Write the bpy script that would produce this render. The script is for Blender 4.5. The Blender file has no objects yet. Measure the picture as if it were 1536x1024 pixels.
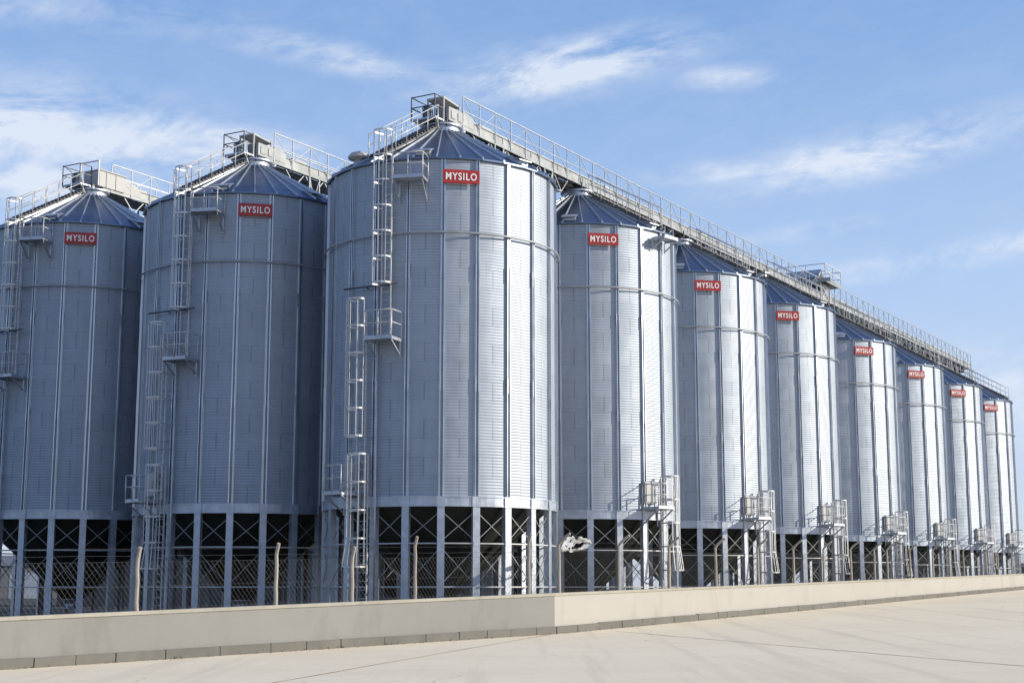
import bpy, math, random
from math import sin, cos, pi, radians, sqrt, atan2, floor
from mathutils import Vector, Matrix, noise

random.seed(7)
scene = bpy.context.scene
col = scene.collection
V = Vector

# ------------------------------------------------------------------ helpers
class MB:
    """collects shapes and links them as ONE mesh object"""
    def __init__(s): s.v = []; s.f = []; s.sm = []
    def add(s, vs, fs, smooth=False):
        o = len(s.v); s.v += [tuple(p) for p in vs]
        s.f += [tuple(i + o for i in f) for f in fs]; s.sm += [smooth] * len(fs)
    def hexa(s, p):   # 8 corners, bottom ring then top ring
        s.add(p, [(3, 2, 1, 0), (4, 5, 6, 7), (0, 1, 5, 4), (1, 2, 6, 5), (2, 3, 7, 6), (3, 0, 4, 7)])
    def box(s, a, b, M=None):
        x0, y0, z0 = a; x1, y1, z1 = b
        p = [V(q) for q in ((x0, y0, z0), (x1, y0, z0), (x1, y1, z0), (x0, y1, z0), (x0, y0, z1), (x1, y0, z1), (x1, y1, z1), (x0, y1, z1))]
        if M is not None: p = [M @ q for q in p]
        s.hexa(p)
    def bar(s, a, b, w, h=None, up=V((0, 0, 1))):   # rectangular bar between two points
        a = V(a); b = V(b); h = h or w
        d = (b - a).normalized()
        if abs(d.dot(up)) > .99: up = V((1, 0, 0))
        sx = d.cross(up).normalized(); sy = sx.cross(d)
        q = [a - sx*w/2 - sy*h/2, a + sx*w/2 - sy*h/2, a + sx*w/2 + sy*h/2, a - sx*w/2 + sy*h/2]
        s.add(q + [p + (b - a) for p in q], [(0, 1, 2, 3), (7, 6, 5, 4), (0, 4, 5, 1), (1, 5, 6, 2), (2, 6, 7, 3), (3, 7, 4, 0)])
    def tube(s, pts, r, n=6, closed=False, r2=None):
        pts = [V(p) for p in pts]; m = len(pts); vs = []
        ref = None
        for i, p in enumerate(pts):
            if closed: d = pts[(i + 1) % m] - pts[i - 1]
            else: d = pts[min(i + 1, m - 1)] - pts[max(i - 1, 0)]
            d.normalize()
            up = V((0, 0, 1)) if abs(d.z) < .95 else V((1, 0, 0))
            a = d.cross(up).normalized(); b = a.cross(d)
            rr = r if r2 is None else r + (r2 - r) * i / max(m - 1, 1)
            vs += [p + a * (rr * cos(2*pi*k/n)) + b * (rr * sin(2*pi*k/n)) for k in range(n)]
        fs = []
        for i in range(m if closed else m - 1):
            j = (i + 1) % m
            fs += [(i*n + k, i*n + (k+1) % n, j*n + (k+1) % n, j*n + k) for k in range(n)]
        if not closed: fs += [tuple(range(n))[::-1], tuple(range((m-1)*n, m*n))]
        s.add(vs, fs, n > 4)
    def lathe(s, prof, n, smooth=True, c=(0, 0, 0), closed_prof=False):
        m = len(prof); vs = []
        for k in range(n):
            a = 2*pi*k/n
            vs += [(c[0] + r*sin(a), c[1] - r*cos(a), c[2] + z) for r, z in prof]
        fs = []
        for k in range(n):
            k2 = (k + 1) % n
            for i in range(m if closed_prof else m - 1):
                j = (i + 1) % m
                fs.append((k*m + i, k2*m + i, k2*m + j, k*m + j))
        s.add(vs, fs, smooth)
    def build(s, name, mat, parent=None, sharp=None):
        me = bpy.data.meshes.new(name); me.from_pydata(s.v, [], s.f)
        me.polygons.foreach_set('use_smooth', s.sm); me.update()
        me.materials.append(mat)
        o = bpy.data.objects.new(name, me); col.objects.link(o)
        if parent is not None: o.parent = parent
        if sharp: me.set_sharp_from_angle(angle=radians(sharp))
        return o

def tag(o, label=None, cat=None, group=None, kind=None):
    for k, v in (('label', label), ('category', cat), ('group', group), ('kind', kind)):
        if v: o[k] = v
    return o
def empty(name, loc=(0, 0, 0)):
    o = bpy.data.objects.new(name, None); col.objects.link(o); o.location = loc
    o.empty_display_size = .5
    return o
def copy_tree(o, parent=None, skip=()):
    c = o.copy(); col.objects.link(c); c.parent = parent
    for ch in list(o.children):
        if ch.name.split('.')[0] not in skip and '=' + ch.name not in skip: copy_tree(ch, c, skip)
    return c
def pol(az, r, z):      # azimuth in degrees, 0 = toward the camera side, + to the right
    a = radians(az); return V((r*sin(a), -r*cos(a), z))

# ------------------------------------------------------------------ materials
def nt(name):
    m = bpy.data.materials.new(name); m.use_nodes = True
    t = m.node_tree; b = t.nodes['Principled BSDF']
    return m, t, b
def N(t, typ, **kw):
    n = t.nodes.new(typ)
    for k, v in kw.items():
        if k == 'inp':
            for i, x in v.items():
                if hasattr(x, 'is_linked') or hasattr(x, 'links'): t.links.new(x, n.inputs[i])
                else: n.inputs[i].default_value = x
        else: setattr(n, k, v)
    return n
def math_(t, op, a, b=None, c=None):
    i = {0: a}
    if b is not None: i[1] = b
    if c is not None: i[2] = c
    return N(t, 'ShaderNodeMath', operation=op, inp=i).outputs[0]
def ramp(t, fac, stops):
    r = N(t, 'ShaderNodeValToRGB', inp={0: fac}); e = r.color_ramp.elements
    while len(e) < len(stops): e.new(.5)
    for q, (p, c) in zip(e, stops): q.position = p; q.color = (*c, 1) if len(c) == 3 else c
    return r.outputs[0]
def noise_(t, vec, scale, detail=4, rough=.55, dist=0):
    return N(t, 'ShaderNodeTexNoise', inp={'Vector': vec, 'Scale': scale, 'Detail': detail, 'Roughness': rough, 'Distortion': dist}).outputs[0]
def bump(t, b, h, strength, dist):
    bn = N(t, 'ShaderNodeBump', inp={'Height': h, 'Strength': strength, 'Distance': dist}); t.links.new(bn.outputs[0], b.inputs['Normal'])
def simple_metal(name, c, rough, metallic=1.0, var=.18, scale=3.0):
    m, t, b = nt(name)
    tc = N(t, 'ShaderNodeTexCoord'); info = N(t, 'ShaderNodeObjectInfo')
    v = N(t, 'ShaderNodeVectorMath', operation='ADD', inp={0: tc.outputs['Object'], 1: info.outputs['Random']}).outputs[0]
    n = noise_(t, v, scale, 5, .6)
    lo = tuple(x*(1-var) for x in c); hi = tuple(min(1, x*(1+var)) for x in c)
    t.links.new(ramp(t, n, [(.3, lo), (.7, hi)]), b.inputs['Base Color'])
    b.inputs['Metallic'].default_value = metallic
    t.links.new(math_(t, 'MULTIPLY_ADD', n, .18, rough - .09), b.inputs['Roughness'])
    return m

STEP = 360/22; AZ0 = 3.2
Z_RING, Z_SH, Z_EAVE = 4.25, 4.61, 16.9
def shell_mat():
    m, t, b = nt('corrugated galvanised sheet')
    tc = N(t, 'ShaderNodeTexCoord'); info = N(t, 'ShaderNodeObjectInfo'); rnd = info.outputs['Random']
    sp = N(t, 'ShaderNodeSeparateXYZ', inp={0: tc.outputs['Object']}); x, y, z = sp.outputs
    az = math_(t, 'ARCTAN2', x, math_(t, 'MULTIPLY', y, -1))
    u = math_(t, 'DIVIDE', math_(t, 'SUBTRACT', az, radians(AZ0)), radians(STEP))     # panel number
    rowf = math_(t, 'DIVIDE', math_(t, 'SUBTRACT', z, Z_SH), .6828)
    row = math_(t, 'FLOOR', rowf)
    par = math_(t, 'FLOORED_MODULO', row, 2.0)
    uc = math_(t, 'DIVIDE', math_(t, 'ADD', math_(t, 'SUBTRACT', u, .5), par), 2.0)   # sheets two panels long, staggered
    cell = math_(t, 'FLOOR', uc)
    fr = math_(t, 'FRACT', uc); du = math_(t, 'MINIMUM', fr, math_(t, 'SUBTRACT', 1, fr))
    seam_v = math_(t, 'LESS_THAN', du, .011)
    fz = math_(t, 'FRACT', rowf); dz = math_(t, 'MINIMUM', fz, math_(t, 'SUBTRACT', 1, fz))
    seam_h = math_(t, 'LESS_THAN', dz, .02)
    cv = N(t, 'ShaderNodeCombineXYZ', inp={0: cell, 1: row, 2: math_(t, 'MULTIPLY', rnd, 57)}).outputs[0]
    wn = N(t, 'ShaderNodeTexWhiteNoise', inp={'Vector': cv})
    r1 = wn.outputs['Value']; rc = wn.outputs['Color']
    off = N(t, 'ShaderNodeVectorMath', operation='ADD', inp={0: tc.outputs['Object'], 1: N(t, 'ShaderNodeCombineXYZ', inp={0: math_(t, 'MULTIPLY', rnd, 91), 2: math_(t, 'MULTIPLY', rnd, 33)}).outputs[0]}).outputs[0]
    stain = noise_(t, off, .55, 5, .6)
    st = N(t, 'ShaderNodeMapping', inp={'Vector': off, 'Scale': (5, 5, .35)}).outputs[0]
    streak = noise_(t, st, 1.0, 4, .6)
    val = math_(t, 'ADD', math_(t, 'MULTIPLY_ADD', r1, .03, .40), math_(t, 'MULTIPLY_ADD', stain, .12, math_(t, 'MULTIPLY_ADD', streak, .10, -.11)))
    seam = math_(t, 'MAXIMUM', math_(t, 'MULTIPLY', seam_v, .22), math_(t, 'MULTIPLY', seam_h, .12))  # overlap shadow at the seams, darkened into the sheet colour
    val = math_(t, 'MULTIPLY', val, math_(t, 'SUBTRACT', 1, seam))
    cc = N(t, 'ShaderNodeCombineColor', inp={0: math_(t, 'MULTIPLY', val, .90), 1: val, 2: math_(t, 'MULTIPLY', val, 1.14)}).outputs[0]
    t.links.new(cc, b.inputs['Base Color'])
    b.inputs['Metallic'].default_value = .78
    t.links.new(math_(t, 'ADD', math_(t, 'MULTIPLY_ADD', r1, .02, .60), math_(t, 'MULTIPLY', stain, .06)), b.inputs['Roughness'])
    # shading normal: horizontal corrugation plus the slight tilt and oil-canning of each sheet
    c = math_(t, 'MULTIPLY', math_(t, 'COSINE', math_(t, 'MULTIPLY', z, 2*pi/.108)), .28)
    sr = N(t, 'ShaderNodeSeparateColor', inp={0: rc})
    wob = math_(t, 'MULTIPLY_ADD', noise_(t, N(t, 'ShaderNodeMapping', inp={'Vector': off, 'Scale': (1.6, 1.6, 1.1)}).outputs[0], 1.0, 2, .5), .16, -.08)
    tilt = math_(t, 'ADD', math_(t, 'MULTIPLY_ADD', sr.outputs[0], .03, -.015), wob)
    ca = math_(t, 'COSINE', az); sa = math_(t, 'SINE', az)
    add = N(t, 'ShaderNodeCombineXYZ', inp={0: math_(t, 'MULTIPLY', ca, tilt), 1: math_(t, 'MULTIPLY', sa, tilt), 2: c}).outputs[0]
    g = N(t, 'ShaderNodeNewGeometry')
    nn = N(t, 'ShaderNodeVectorMath', operation='NORMALIZE', inp={0: N(t, 'ShaderNodeVectorMath', operation='ADD', inp={0: g.outputs['Normal'], 1: add}).outputs[0]}).outputs[0]
    t.links.new(nn, b.inputs['Normal'])
    return m

def rough_mat(name, c1, c2, scale, rough=.9, bs=.3, bd=.01, stain=None, world=True):
    m, t, b = nt(name)
    co = N(t, 'ShaderNodeNewGeometry').outputs['Position'] if world else N(t, 'ShaderNodeTexCoord').outputs['Object']
    big = noise_(t, co, scale*.12, 5, .6, .4); mid = noise_(t, co, scale, 6, .65); fine = noise_(t, co, scale*14, 3, .7)
    f = math_(t, 'ADD', math_(t, 'MULTIPLY', big, .55), math_(t, 'ADD', math_(t, 'MULTIPLY', mid, .3), math_(t, 'MULTIPLY', fine, .15)))
    c = ramp(t, f, [(.36, c1), (.64, c2)])
    if stain:
        mp = N(t, 'ShaderNodeMapping', inp={'Vector': co, 'Scale': stain[1]}).outputs[0]
        sn = noise_(t, mp, 1.0, 6, .7)
        fac = ramp(t, sn, [(stain[3], (0, 0, 0)), (stain[3] + .16, (1, 1, 1))])
        mx = N(t, 'ShaderNodeMix', data_type='RGBA', inp={0: math_(t, 'MULTIPLY', fac, stain[2]), 6: c, 7: (*stain[0], 1)})
        c = mx.outputs[2]
    t.links.new(c, b.inputs['Base Color'])
    b.inputs['Roughness'].default_value = rough
    b.inputs['Specular IOR Level'].default_value = .25
    bump(t, b, math_(t, 'ADD', mid, math_(t, 'MULTIPLY', fine, .5)), bs, bd)
    return m

M_shell = shell_mat()
M_stiff = simple_metal('galvanised stiffener', (.50, .53, .58), .36, 1, .14, 1.2)
M_steel = simple_metal('galvanised frame steel', (.44, .475, .535), .48, .75, .2, 2.5)
M_roof = simple_metal('galvanised roof sheet', (.15, .19, .265), .36, .95, .10, .9)
M_rib = simple_metal('bright roof rib', (.46, .50, .55), .42, .9, .1, 2)
M_light = simple_metal('zinc ladder steel', (.54, .54, .535), .5, .35, .15, 4)
M_dark = simple_metal('dark weathered steel and shade fill', (.10, .10, .11), .55, .5, .3, 3)  # also the dark fill that paints shade on the gantry
M_white = simple_metal('white sheet cover', (.42, .42, .41), .5, 0, .06, 2)
M_trough = simple_metal('weathered conveyor casing', (.29, .305, .31), .55, .4, .25, 1.5)
M_belly = simple_metal('painted shade of conveyor belly', (.07, .07, .07), .7, .2, .3, 2)  # near-black colour carries the shade under the conveyor
M_rail = simple_metal('dull zinc rail', (.36, .38, .40), .5, .5, .2, 3)
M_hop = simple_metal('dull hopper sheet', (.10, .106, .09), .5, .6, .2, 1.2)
M_motor = simple_metal('motor blue grey paint', (.06, .10, .15), .5, 0, .3, 5)
M_red = simple_metal('red sign paint', (.38, .024, .019), .45, 0, .16, 3)
M_letter = simple_metal('white sign paint', (.85, .85, .83), .5, 0, .03, 2)
M_mesh = simple_metal('fence wire', (.12, .12, .115), .6, .3, .15, 4)
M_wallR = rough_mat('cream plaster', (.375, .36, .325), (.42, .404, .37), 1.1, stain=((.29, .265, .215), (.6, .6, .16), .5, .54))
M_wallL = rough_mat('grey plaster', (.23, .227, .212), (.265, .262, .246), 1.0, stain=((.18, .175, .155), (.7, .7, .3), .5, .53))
M_cope = rough_mat('weathered coping concrete', (.30, .28, .235), (.42, .40, .34), 2.2, bs=.5, stain=((.17, .16, .13), (2, 2, 2), .6, .55))
M_kerb = rough_mat('grey kerb concrete', (.13, .126, .112), (.185, .178, .157), 2.6, bs=.6, stain=((.15, .14, .12), (1.5, 1.5, 3), .5, .56))
M_post = rough_mat('fence post concrete', (.30, .27, .225), (.45, .41, .35), 3.0, bs=.6, world=True, stain=((.22, .18, .15), (3, 3, .8), .6, .54))
def road_mat():
    m, t, b = nt('pale concrete paving'); P = N(t, 'ShaderNodeNewGeometry').outputs['Position']
    big = noise_(t, P, .07, 5, .6, .6); mid = noise_(t, P, .6, 6, .65); fine = noise_(t, P, 9, 4, .7); grit = noise_(t, P, 60, 2, .6)
    f = math_(t, 'ADD', math_(t, 'MULTIPLY', big, .45), math_(t, 'ADD', math_(t, 'MULTIPLY', mid, .3), math_(t, 'MULTIPLY', fine, .25)))
    c = ramp(t, f, [(.34, (.72, .625, .45)), (.5, (.80, .70, .52)), (.66, (.86, .765, .585))])
    def over(c, fac, colr): return N(t, 'ShaderNodeMix', data_type='RGBA', inp={0: fac, 6: c, 7: (*colr, 1)}).outputs[2]
    # worn tyre tracks running along the road, broken by noise
    sv_ = N(t, 'ShaderNodeMapping', inp={'Vector': P, 'Rotation': (0, 0, THETA_), 'Scale': (1.1, .035, 1)}).outputs[0]
    tr_ = ramp(t, noise_(t, sv_, 1.0, 5, .6, .2), [(.54, (0, 0, 0)), (.70, (1, 1, 1))])
    c = over(c, math_(t, 'MULTIPLY', math_(t, 'MULTIPLY', tr_, mid), .75), (.50, .44, .335))
    spots = ramp(t, noise_(t, P, 1.7, 3, .5, .3), [(.70, (0, 0, 0)), (.76, (1, 1, 1))])
    c = over(c, math_(t, 'MULTIPLY', spots, .30), (.40, .36, .29))
    peb = ramp(t, N(t, 'ShaderNodeTexVoronoi', inp={'Vector': P, 'Scale': 5.0}).outputs['Distance'], [(.035, (1, 1, 1)), (.06, (0, 0, 0))])
    c = over(c, math_(t, 'MULTIPLY', peb, .45), (.33, .29, .23))
    wp = N(t, 'ShaderNodeMix', data_type='VECTOR', inp={0: .35, 4: P, 5: N(t, 'ShaderNodeTexNoise', inp={'Vector': P, 'Scale': 1.2, 'Detail': 4}).outputs['Color']}).outputs[1]
    ck = N(t, 'ShaderNodeTexVoronoi', feature='DISTANCE_TO_EDGE', inp={'Vector': wp, 'Scale': .22}).outputs['Distance']
    ck = math_(t, 'MULTIPLY', ramp(t, ck, [(.0, (1, 1, 1)), (.0035, (0, 0, 0))]), math_(t, 'GREATER_THAN', noise_(t, P, .12, 2), .54))
    c = over(c, math_(t, 'MULTIPLY', ck, .5), (.36, .30, .22))
    t.links.new(c, b.inputs['Base Color']); b.inputs['Roughness'].default_value = .9; b.inputs['Specular IOR Level'].default_value = .2
    bump(t, b, math_(t, 'ADD', mid, math_(t, 'ADD', math_(t, 'MULTIPLY', fine, .5), math_(t, 'MULTIPLY', grit, .3))), .3, .008)
    return m
THETA_ = .5272
M_road = road_mat()
M_joint = rough_mat('reddish joint filler', (.22, .13, .085), (.36, .25, .18), 2.0)
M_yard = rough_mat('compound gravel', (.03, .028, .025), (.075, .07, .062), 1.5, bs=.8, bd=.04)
M_shed = simple_metal('dark shed sheet', (.05, .052, .06), .7, 0, .25, .6)
M_pshed = simple_metal('pale shed sheet', (.13, .135, .145), .6, 0, .1, .3)
M_weed = simple_metal('dry weed', (.20, .19, .10), .9, 0, .3, 8)
M_plastic = simple_metal('torn white plastic', (.36, .365, .375), .5, 0, .25, 9)

# ------------------------------------------------------------------ layout
ZC = 1.45
THETA = .5272
U = V((sin(THETA), cos(THETA), 0)); NRM = V((cos(THETA), -sin(THETA), 0))     # along the long row / toward the road
CEN = {'A': (-2.742, 57.038), 'B': (3.02, 66.93), 'C': (8.81, 76.88), 'D': (14.65, 87.16), 'E': (20.76, 97.41),
       'F': (26.88, 107.93), 'G': (32.84, 118.15), 'H': (38.38, 127.67), '2': (-11.06, 61.89), '1': (-19.37, 66.75)}
R = 4.4

# ------------------------------------------------------------------ one silo
proto = empty('grain_silo')
mb = MB(); mb.lathe([(R, Z_SH - .02), (R, Z_EAVE)], 176); mb.build('shell', M_shell, proto)
# stiffeners: flanged hat sections, spliced in three lengths
mb = MB()
for z0, z1, w in ((Z_SH, 8.6, .095), (8.6, 12.7, .085), (12.7, Z_EAVE - .05, .075)):
    mb.box((-w*.8, -R - .092, z0), (-w*.8 + .03, -R + .02, z1 - .01)); mb.box((-w*.8 - .03, -R - .012, z0), (-w*.8 - .0, -R + .02, z1))
    mb.box((w*.8 - .03, -R - .092, z0), (w*.8, -R + .02, z1 - .01)); mb.box((w*.8, -R - .012, z0), (w*.8 + .03, -R + .02, z1))
for z in (8.6, 12.7):
    mb.box((-.082, -R - .099, z - .28), (-.034, -R - .03, z + .28)); mb.box((.034, -R - .099, z - .28), (.082, -R - .03, z + .28))
st0 = mb.build('stiffener', M_stiff)
# columns
mb = MB()
mb.box((-.13, -R - .06, .03), (.13, -R - .035, Z_RING - .002))
mb.box((-.13, -R - .035, .03), (-.105, -R + .16, Z_RING - .002)); mb.box((.105, -R - .035, .03), (.13, -R + .16, Z_RING - .002))
mb.box((-.2, -R - .13, 0), (.2, -R + .2, .03))
mb.box((-.11, -R - .068, 2.86), (.11, -R - .0605, 3.06))
co0 = mb.build('support_column', M_steel)
# bracing of one bay
mb = MB(); h = (R - .02)*sin(radians(STEP/2)) - .1; rr = -(R - .02)*cos(radians(STEP/2))
for za, zb in ((3.12, 4.02), (1.62, 2.72)):
    mb.bar((-h, rr - .012, za), (h, rr - .012, zb), .022, .022); mb.bar((-h, rr + .012, zb), (h, rr + .012, za), .022, .022)
br0 = mb.build('cross_brace', M_trough)
for o in (st0, co0, br0):
    o.parent = proto
for k in range(22):
    a = AZ0 + k*STEP
    for src, az in ((st0, a), (co0, a), (br0, a + STEP/2)):
        o = src
        if k:
            o = src.copy(); col.objects.link(o); o.parent = proto
        o.rotation_euler.z = radians(az)
mb = MB(); mb.lathe([(R - .06, Z_RING), (R + .07, Z_RING), (R + .07, Z_RING + .03), (R + .045, Z_RING + .03), (R + .045, Z_SH - .04), (R + .07, Z_SH - .04), (R + .07, Z_SH), (R - .06, Z_SH)], 88, False, closed_prof=True)
for k in range(22):
    Mr = Matrix.Rotation(radians(AZ0 + k*STEP), 4, 'Z'); mb.box((-.16, -R - .085, Z_RING - .01), (.16, -R - .04, Z_SH + .004), Mr)
mb.build('ring_beam', M_steel, proto)
mb = MB(); mb.lathe([(R + .16 + .035*cos(a), 14.1 + .035*sin(a)) for a in [2*pi*k/8 for k in range(8)]], 66, True, closed_prof=True)
for k in range(22):
    Mr = Matrix.Rotation(radians(AZ0 + k*STEP), 4, 'Z'); mb.box((-.03, -R - .14, 14.06), (.03, -R - .09, 14.14), Mr)
mb.build('wind_ring', M_rail, proto)
for z in (2.96, 1.45):
    mb = MB(); mb.tube([pol(AZ0 + k*STEP, R + .02, z) for k in range(22)], .032, 6, True); mb.build('rail_ring', M_light, proto)
# roof
NR = 33; RT = .62; Z0R = Z_EAVE + .02; Z1R = 19.16
mb = MB(); mb.lathe([(R + .06, Z_EAVE - .04), (R + .13, Z_EAVE - .04), (R + .13, Z0R), (RT, Z1R)], NR, False)
roof = mb.build('roof', M_roof, proto)
mb = MB(); sl = (Z1R - Z0R)/(R + .13 - RT)
a0 = V((0, -R - .15, Z0R + .005)); a1 = V((0, -RT - .02, Z1R + .005))
mb.hexa([a0 + V((-.035, 0, -.02)), a0 + V((.035, 0, -.02)), a1 + V((.022, 0, -.02)), a1 + V((-.022, 0, -.02)),
         a0 + V((-.016, 0, .06)), a0 + V((.016, 0, .06)), a1 + V((.011, 0, .05)), a1 + V((-.011, 0, .05))])
rb0 = mb.build('roof_rib', M_rib, roof)
for k in range(NR):
    o = rb0
    if k: o = rb0.copy(); col.objects.link(o); o.parent = roof
    o.rotation_euler.z = 2*pi*k/NR
mb = MB(); mb.lathe([(.3, 19.08), (.74, 19.08), (.74, 19.16), (.66, 19.18), (.66, 19.34), (.78, 19.36), (.78, 19.42), (.3, 19.44)], 28, True); o = mb.build('roof_collar', M_steel, roof, 35)
mb = MB()
zz = lambda r: Z0R + (R + .13 - r)*sl
mb.hexa([V((-.28, -4.3, zz(4.3))), V((.28, -4.3, zz(4.3))), V((.28, -3.7, zz(3.7))), V((-.28, -3.7, zz(3.7))),
         V((-.28, -4.3, zz(4.3) + .13)), V((.28, -4.3, zz(4.3) + .13)), V((.28, -3.7, zz(3.7) + .05)), V((-.28, -3.7, zz(3.7) + .05))])
mb.hexa([V((-.33, -4.45, zz(4.3) + .12)), V((.33, -4.45, zz(4.3) + .12)), V((.33, -3.66, zz(3.7) + .05)), V((-.33, -3.66, zz(3.7) + .05)),
         V((-.33, -4.45, zz(4.3) + .155)), V((.33, -4.45, zz(4.3) + .155)), V((.33, -3.66, zz(3.7) + .085)), V((-.33, -3.66, zz(3.7) + .085))])
rv0 = mb.build('roof_vent', M_steel, roof)
for i, a in enumerate((-7.5, 47, 157, 212)):
    o = rv0
    if i: o = rv0.copy(); col.objects.link(o); o.parent = roof
    o.rotation_euler.z = radians(a)
# hopper
mb = MB(); mb.lathe([(R - .1, Z_RING + .3), (.36, .95)], 44); 
for k in range(22):
    a = AZ0 + k*STEP; mb.bar(pol(a, R - .15, Z_RING + .2), pol(a, .4, .95), .03, .07)
hop = mb.build('hopper', M_hop, proto)
mb = MB(); mb.lathe([(.36, .95), (.42, .95), (.42, .88), (.3, .86), (.3, .55), (.38, .55), (.38, .48), (.0, .48)], 20); mb.build('outlet', M_steel, hop)
# name sign over two stiffeners
sa = AZ0 + STEP/2; Ms = Matrix.Rotation(radians(sa), 4, 'Z')
yb = -(R + .115)*cos(radians(STEP/2)) - .05
mb = MB(); hw = .675; mb.box((-hw, yb - .03, 15.93), (hw, yb, 16.43), Ms)
sign = mb.build('sign', M_red, proto)
cu = bpy.data.curves.new('lettering', 'FONT'); cu.body = 'MYSILO'; cu.size = .36; cu.align_x = 'CENTER'; cu.align_y = 'CENTER'; cu.extrude = .006; cu.offset = .008; cu.space_character = 1.22
to = bpy.data.objects.new('lettering', cu); col.objects.link(to)
dg = bpy.context.evaluated_depsgraph_get(); me = bpy.data.meshes.new_from_object(to.evaluated_get(dg))
bpy.data.objects.remove(to)
xs = [v.co.x for v in me.vertices]; ys = [v.co.y for v in me.vertices]
cx, cy = (max(xs) + min(xs))/2, (max(ys) + min(ys))/2; fx = 1.14/(max(xs) - min(xs)); fy = .275/(max(ys) - min(ys))
for v in me.vertices:
    v.co = Ms @ V(((v.co.x - cx)*fx, yb - .036 - v.co.z, 16.18 + (v.co.y - cy)*fy))
me.materials.clear(); me.materials.append(M_letter)
lt = bpy.data.objects.new('lettering', me); col.objects.link(lt); lt.parent = sign

# ---- access ways (all turned together for the silos of the long row)
def local(az):  # tangential x, outward -y
    return Matrix.Rotation(radians(az), 4, 'Z')
def ladder(az, zlo, zhi, cage_lo, cage_hi, w=.19, gap=.22, flare=0, cr=.36):
    Ml = local(az); mb = MB(); y = -R - gap
    for sx in (-1, 1): mb.bar(Ml @ V((sx*w, y, zlo)), Ml @ V((sx*w, y, zhi)), .035, .06, Ml.to_3x3() @ V((0, 1, 0)))
    n = int((zhi - zlo)/.3)
    for i in range(n): mb.tube([Ml @ V((-w, y, zlo + .2 + i*.3)), Ml @ V((w, y, zlo + .2 + i*.3))], .014, 5)
    z = zlo + .3
    while z < zhi and z < Z_EAVE:
        for sx in (-1, 1): mb.bar(Ml @ V((sx*w, y, z)), Ml @ V((sx*w, -R + .02 if z > Z_SH else -R - .03, z)), .03, .03)
        z += 2.0
    L = mb.build('ladder', M_light, proto)
    mb = MB(); nh = max(2, round((cage_hi - cage_lo)/.9)); hoops = []
    for i in range(nh + 1):
        zz_ = cage_lo + (cage_hi - cage_lo)*i/nh; k = 1 + flare*(1 if i == 0 else 0)
        hp = [V((w, y, zz_))] + [V((cr*k*cos(a), y - .38*k - cr*k*sin(a)*.9, zz_)) for a in [pi*j/8 for j in range(9)]] + [V((-w, y, zz_))]
        hp = [Ml @ p for p in hp]; hoops.append(hp)
        for a, b in zip(hp, hp[1:]): mb.bar(a, b, .012, .06)
    for j in (1, 3, 5, 7, 9):
        for i in range(nh): mb.bar(hoops[i][j], hoops[i+1][j], .04, .012, Ml.to_3x3() @ V((0, 1, 0)))
    mb.build('safety_cage', M_light, L)
    return L
def platform(az0, az1, z, depth, rails, brk=.75, railh=.95, back=.06):
    am = (az0 + az1)/2; Ml = local(am); hw = (R + depth*.6)*sin(radians((az1 - az0)/2))
    y0, y1 = -R - back, -R - depth; mb = MB()
    mb.box((-hw, y1, z - .05), (hw, y0, z), Ml)
    mb.box((-hw, y1 - .02, z - .10), (hw, y1 - .002, z + .03), Ml)
    for sx in (-1, 1): mb.box((sx*hw - .02, y1, z - .12), (sx*hw + .02, y0, z - .052), Ml)
    P = mb.build('platform', M_steel, proto)
    mb = MB()
    def run(pts):
        for zr in (railh, railh*.52): mb.tube([Ml @ V((*p, z + zr)) for p in pts], .022, 6)
        for p in pts: mb.tube([Ml @ V((*p, z - .05)), Ml @ V((*p, z + railh))], .022, 6)
    if 'f' in rails: run([(-hw, y1 - .01), (0, y1 - .01), (hw, y1 - .01)])
    if 'l' in rails: run([(-hw, y0), (-hw, y1)])
    if 'r' in rails: run([(hw, y1), (hw, y0)])
    mb.build('guard_rail', M_light, P)
    for sx in (-1, 1):
        mb = MB(); mb.bar(Ml @ V((sx*hw*.92, y1 + .05, z - .12)), Ml @ V((sx*hw*.92, y0 - .02, z - brk)), .05, .05)
        mb.bar(Ml @ V((sx*hw*.92, y0, z - .12)), Ml @ V((sx*hw*.92, y0, z - brk - .08)), .05, .05)
        mb.build('bracket', M_steel, P)
    return P
ACC = []
ACC.append(ladder(-22.9, 10.25, 17.0, 12.2, 17.85))
ACC.append(ladder(-35.2, 4.8, 11.3, 6.75, 11.7))
ACC.append(ladder(-33.4, .25, 6.1, 2.15, 6.1, w=.2, flare=.22))
ACC.append(platform(-17.5, -4.6, 16.05, .85, 'fr', railh=.85))
ACC.append(platform(-29, -16.4, 10.23, .85, 'fr', brk=.6))
ACC.append(platform(-47.6, -37.0, 4.78, 1.0, 'fl', brk=.7))
# tall side rails of the cage where it passes the eave
mb = MB(); Mh = local(-43)
mb.box((-.34, -R - .16, 4.95), (.34, -R + .0, 5.85), Mh); mb.box((-.28, -R - .19, 5.0), (.28, -R - .162, 5.8), Mh)
mb.tube([Mh @ V((.2, -R - .22, 5.25)), Mh @ V((.2, -R - .22, 5.55))], .015, 6)
ACC.append(mb.build('access_hatch', M_white, proto))
mb = MB(); mb.tube([pol(-45.2, R + .42, 12.2), pol(-16.3, R + .42, 12.2)], .035, 6)
mb.bar(pol(-35, R, 12.2), pol(-33, R + .3, 12.2), .04, .04); mb.bar(pol(-23, R, 12.2), pol(-24, R + .22, 12.2), .04, .04)
ACC.append(mb.build('hoist_bar', M_dark, proto))
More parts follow.
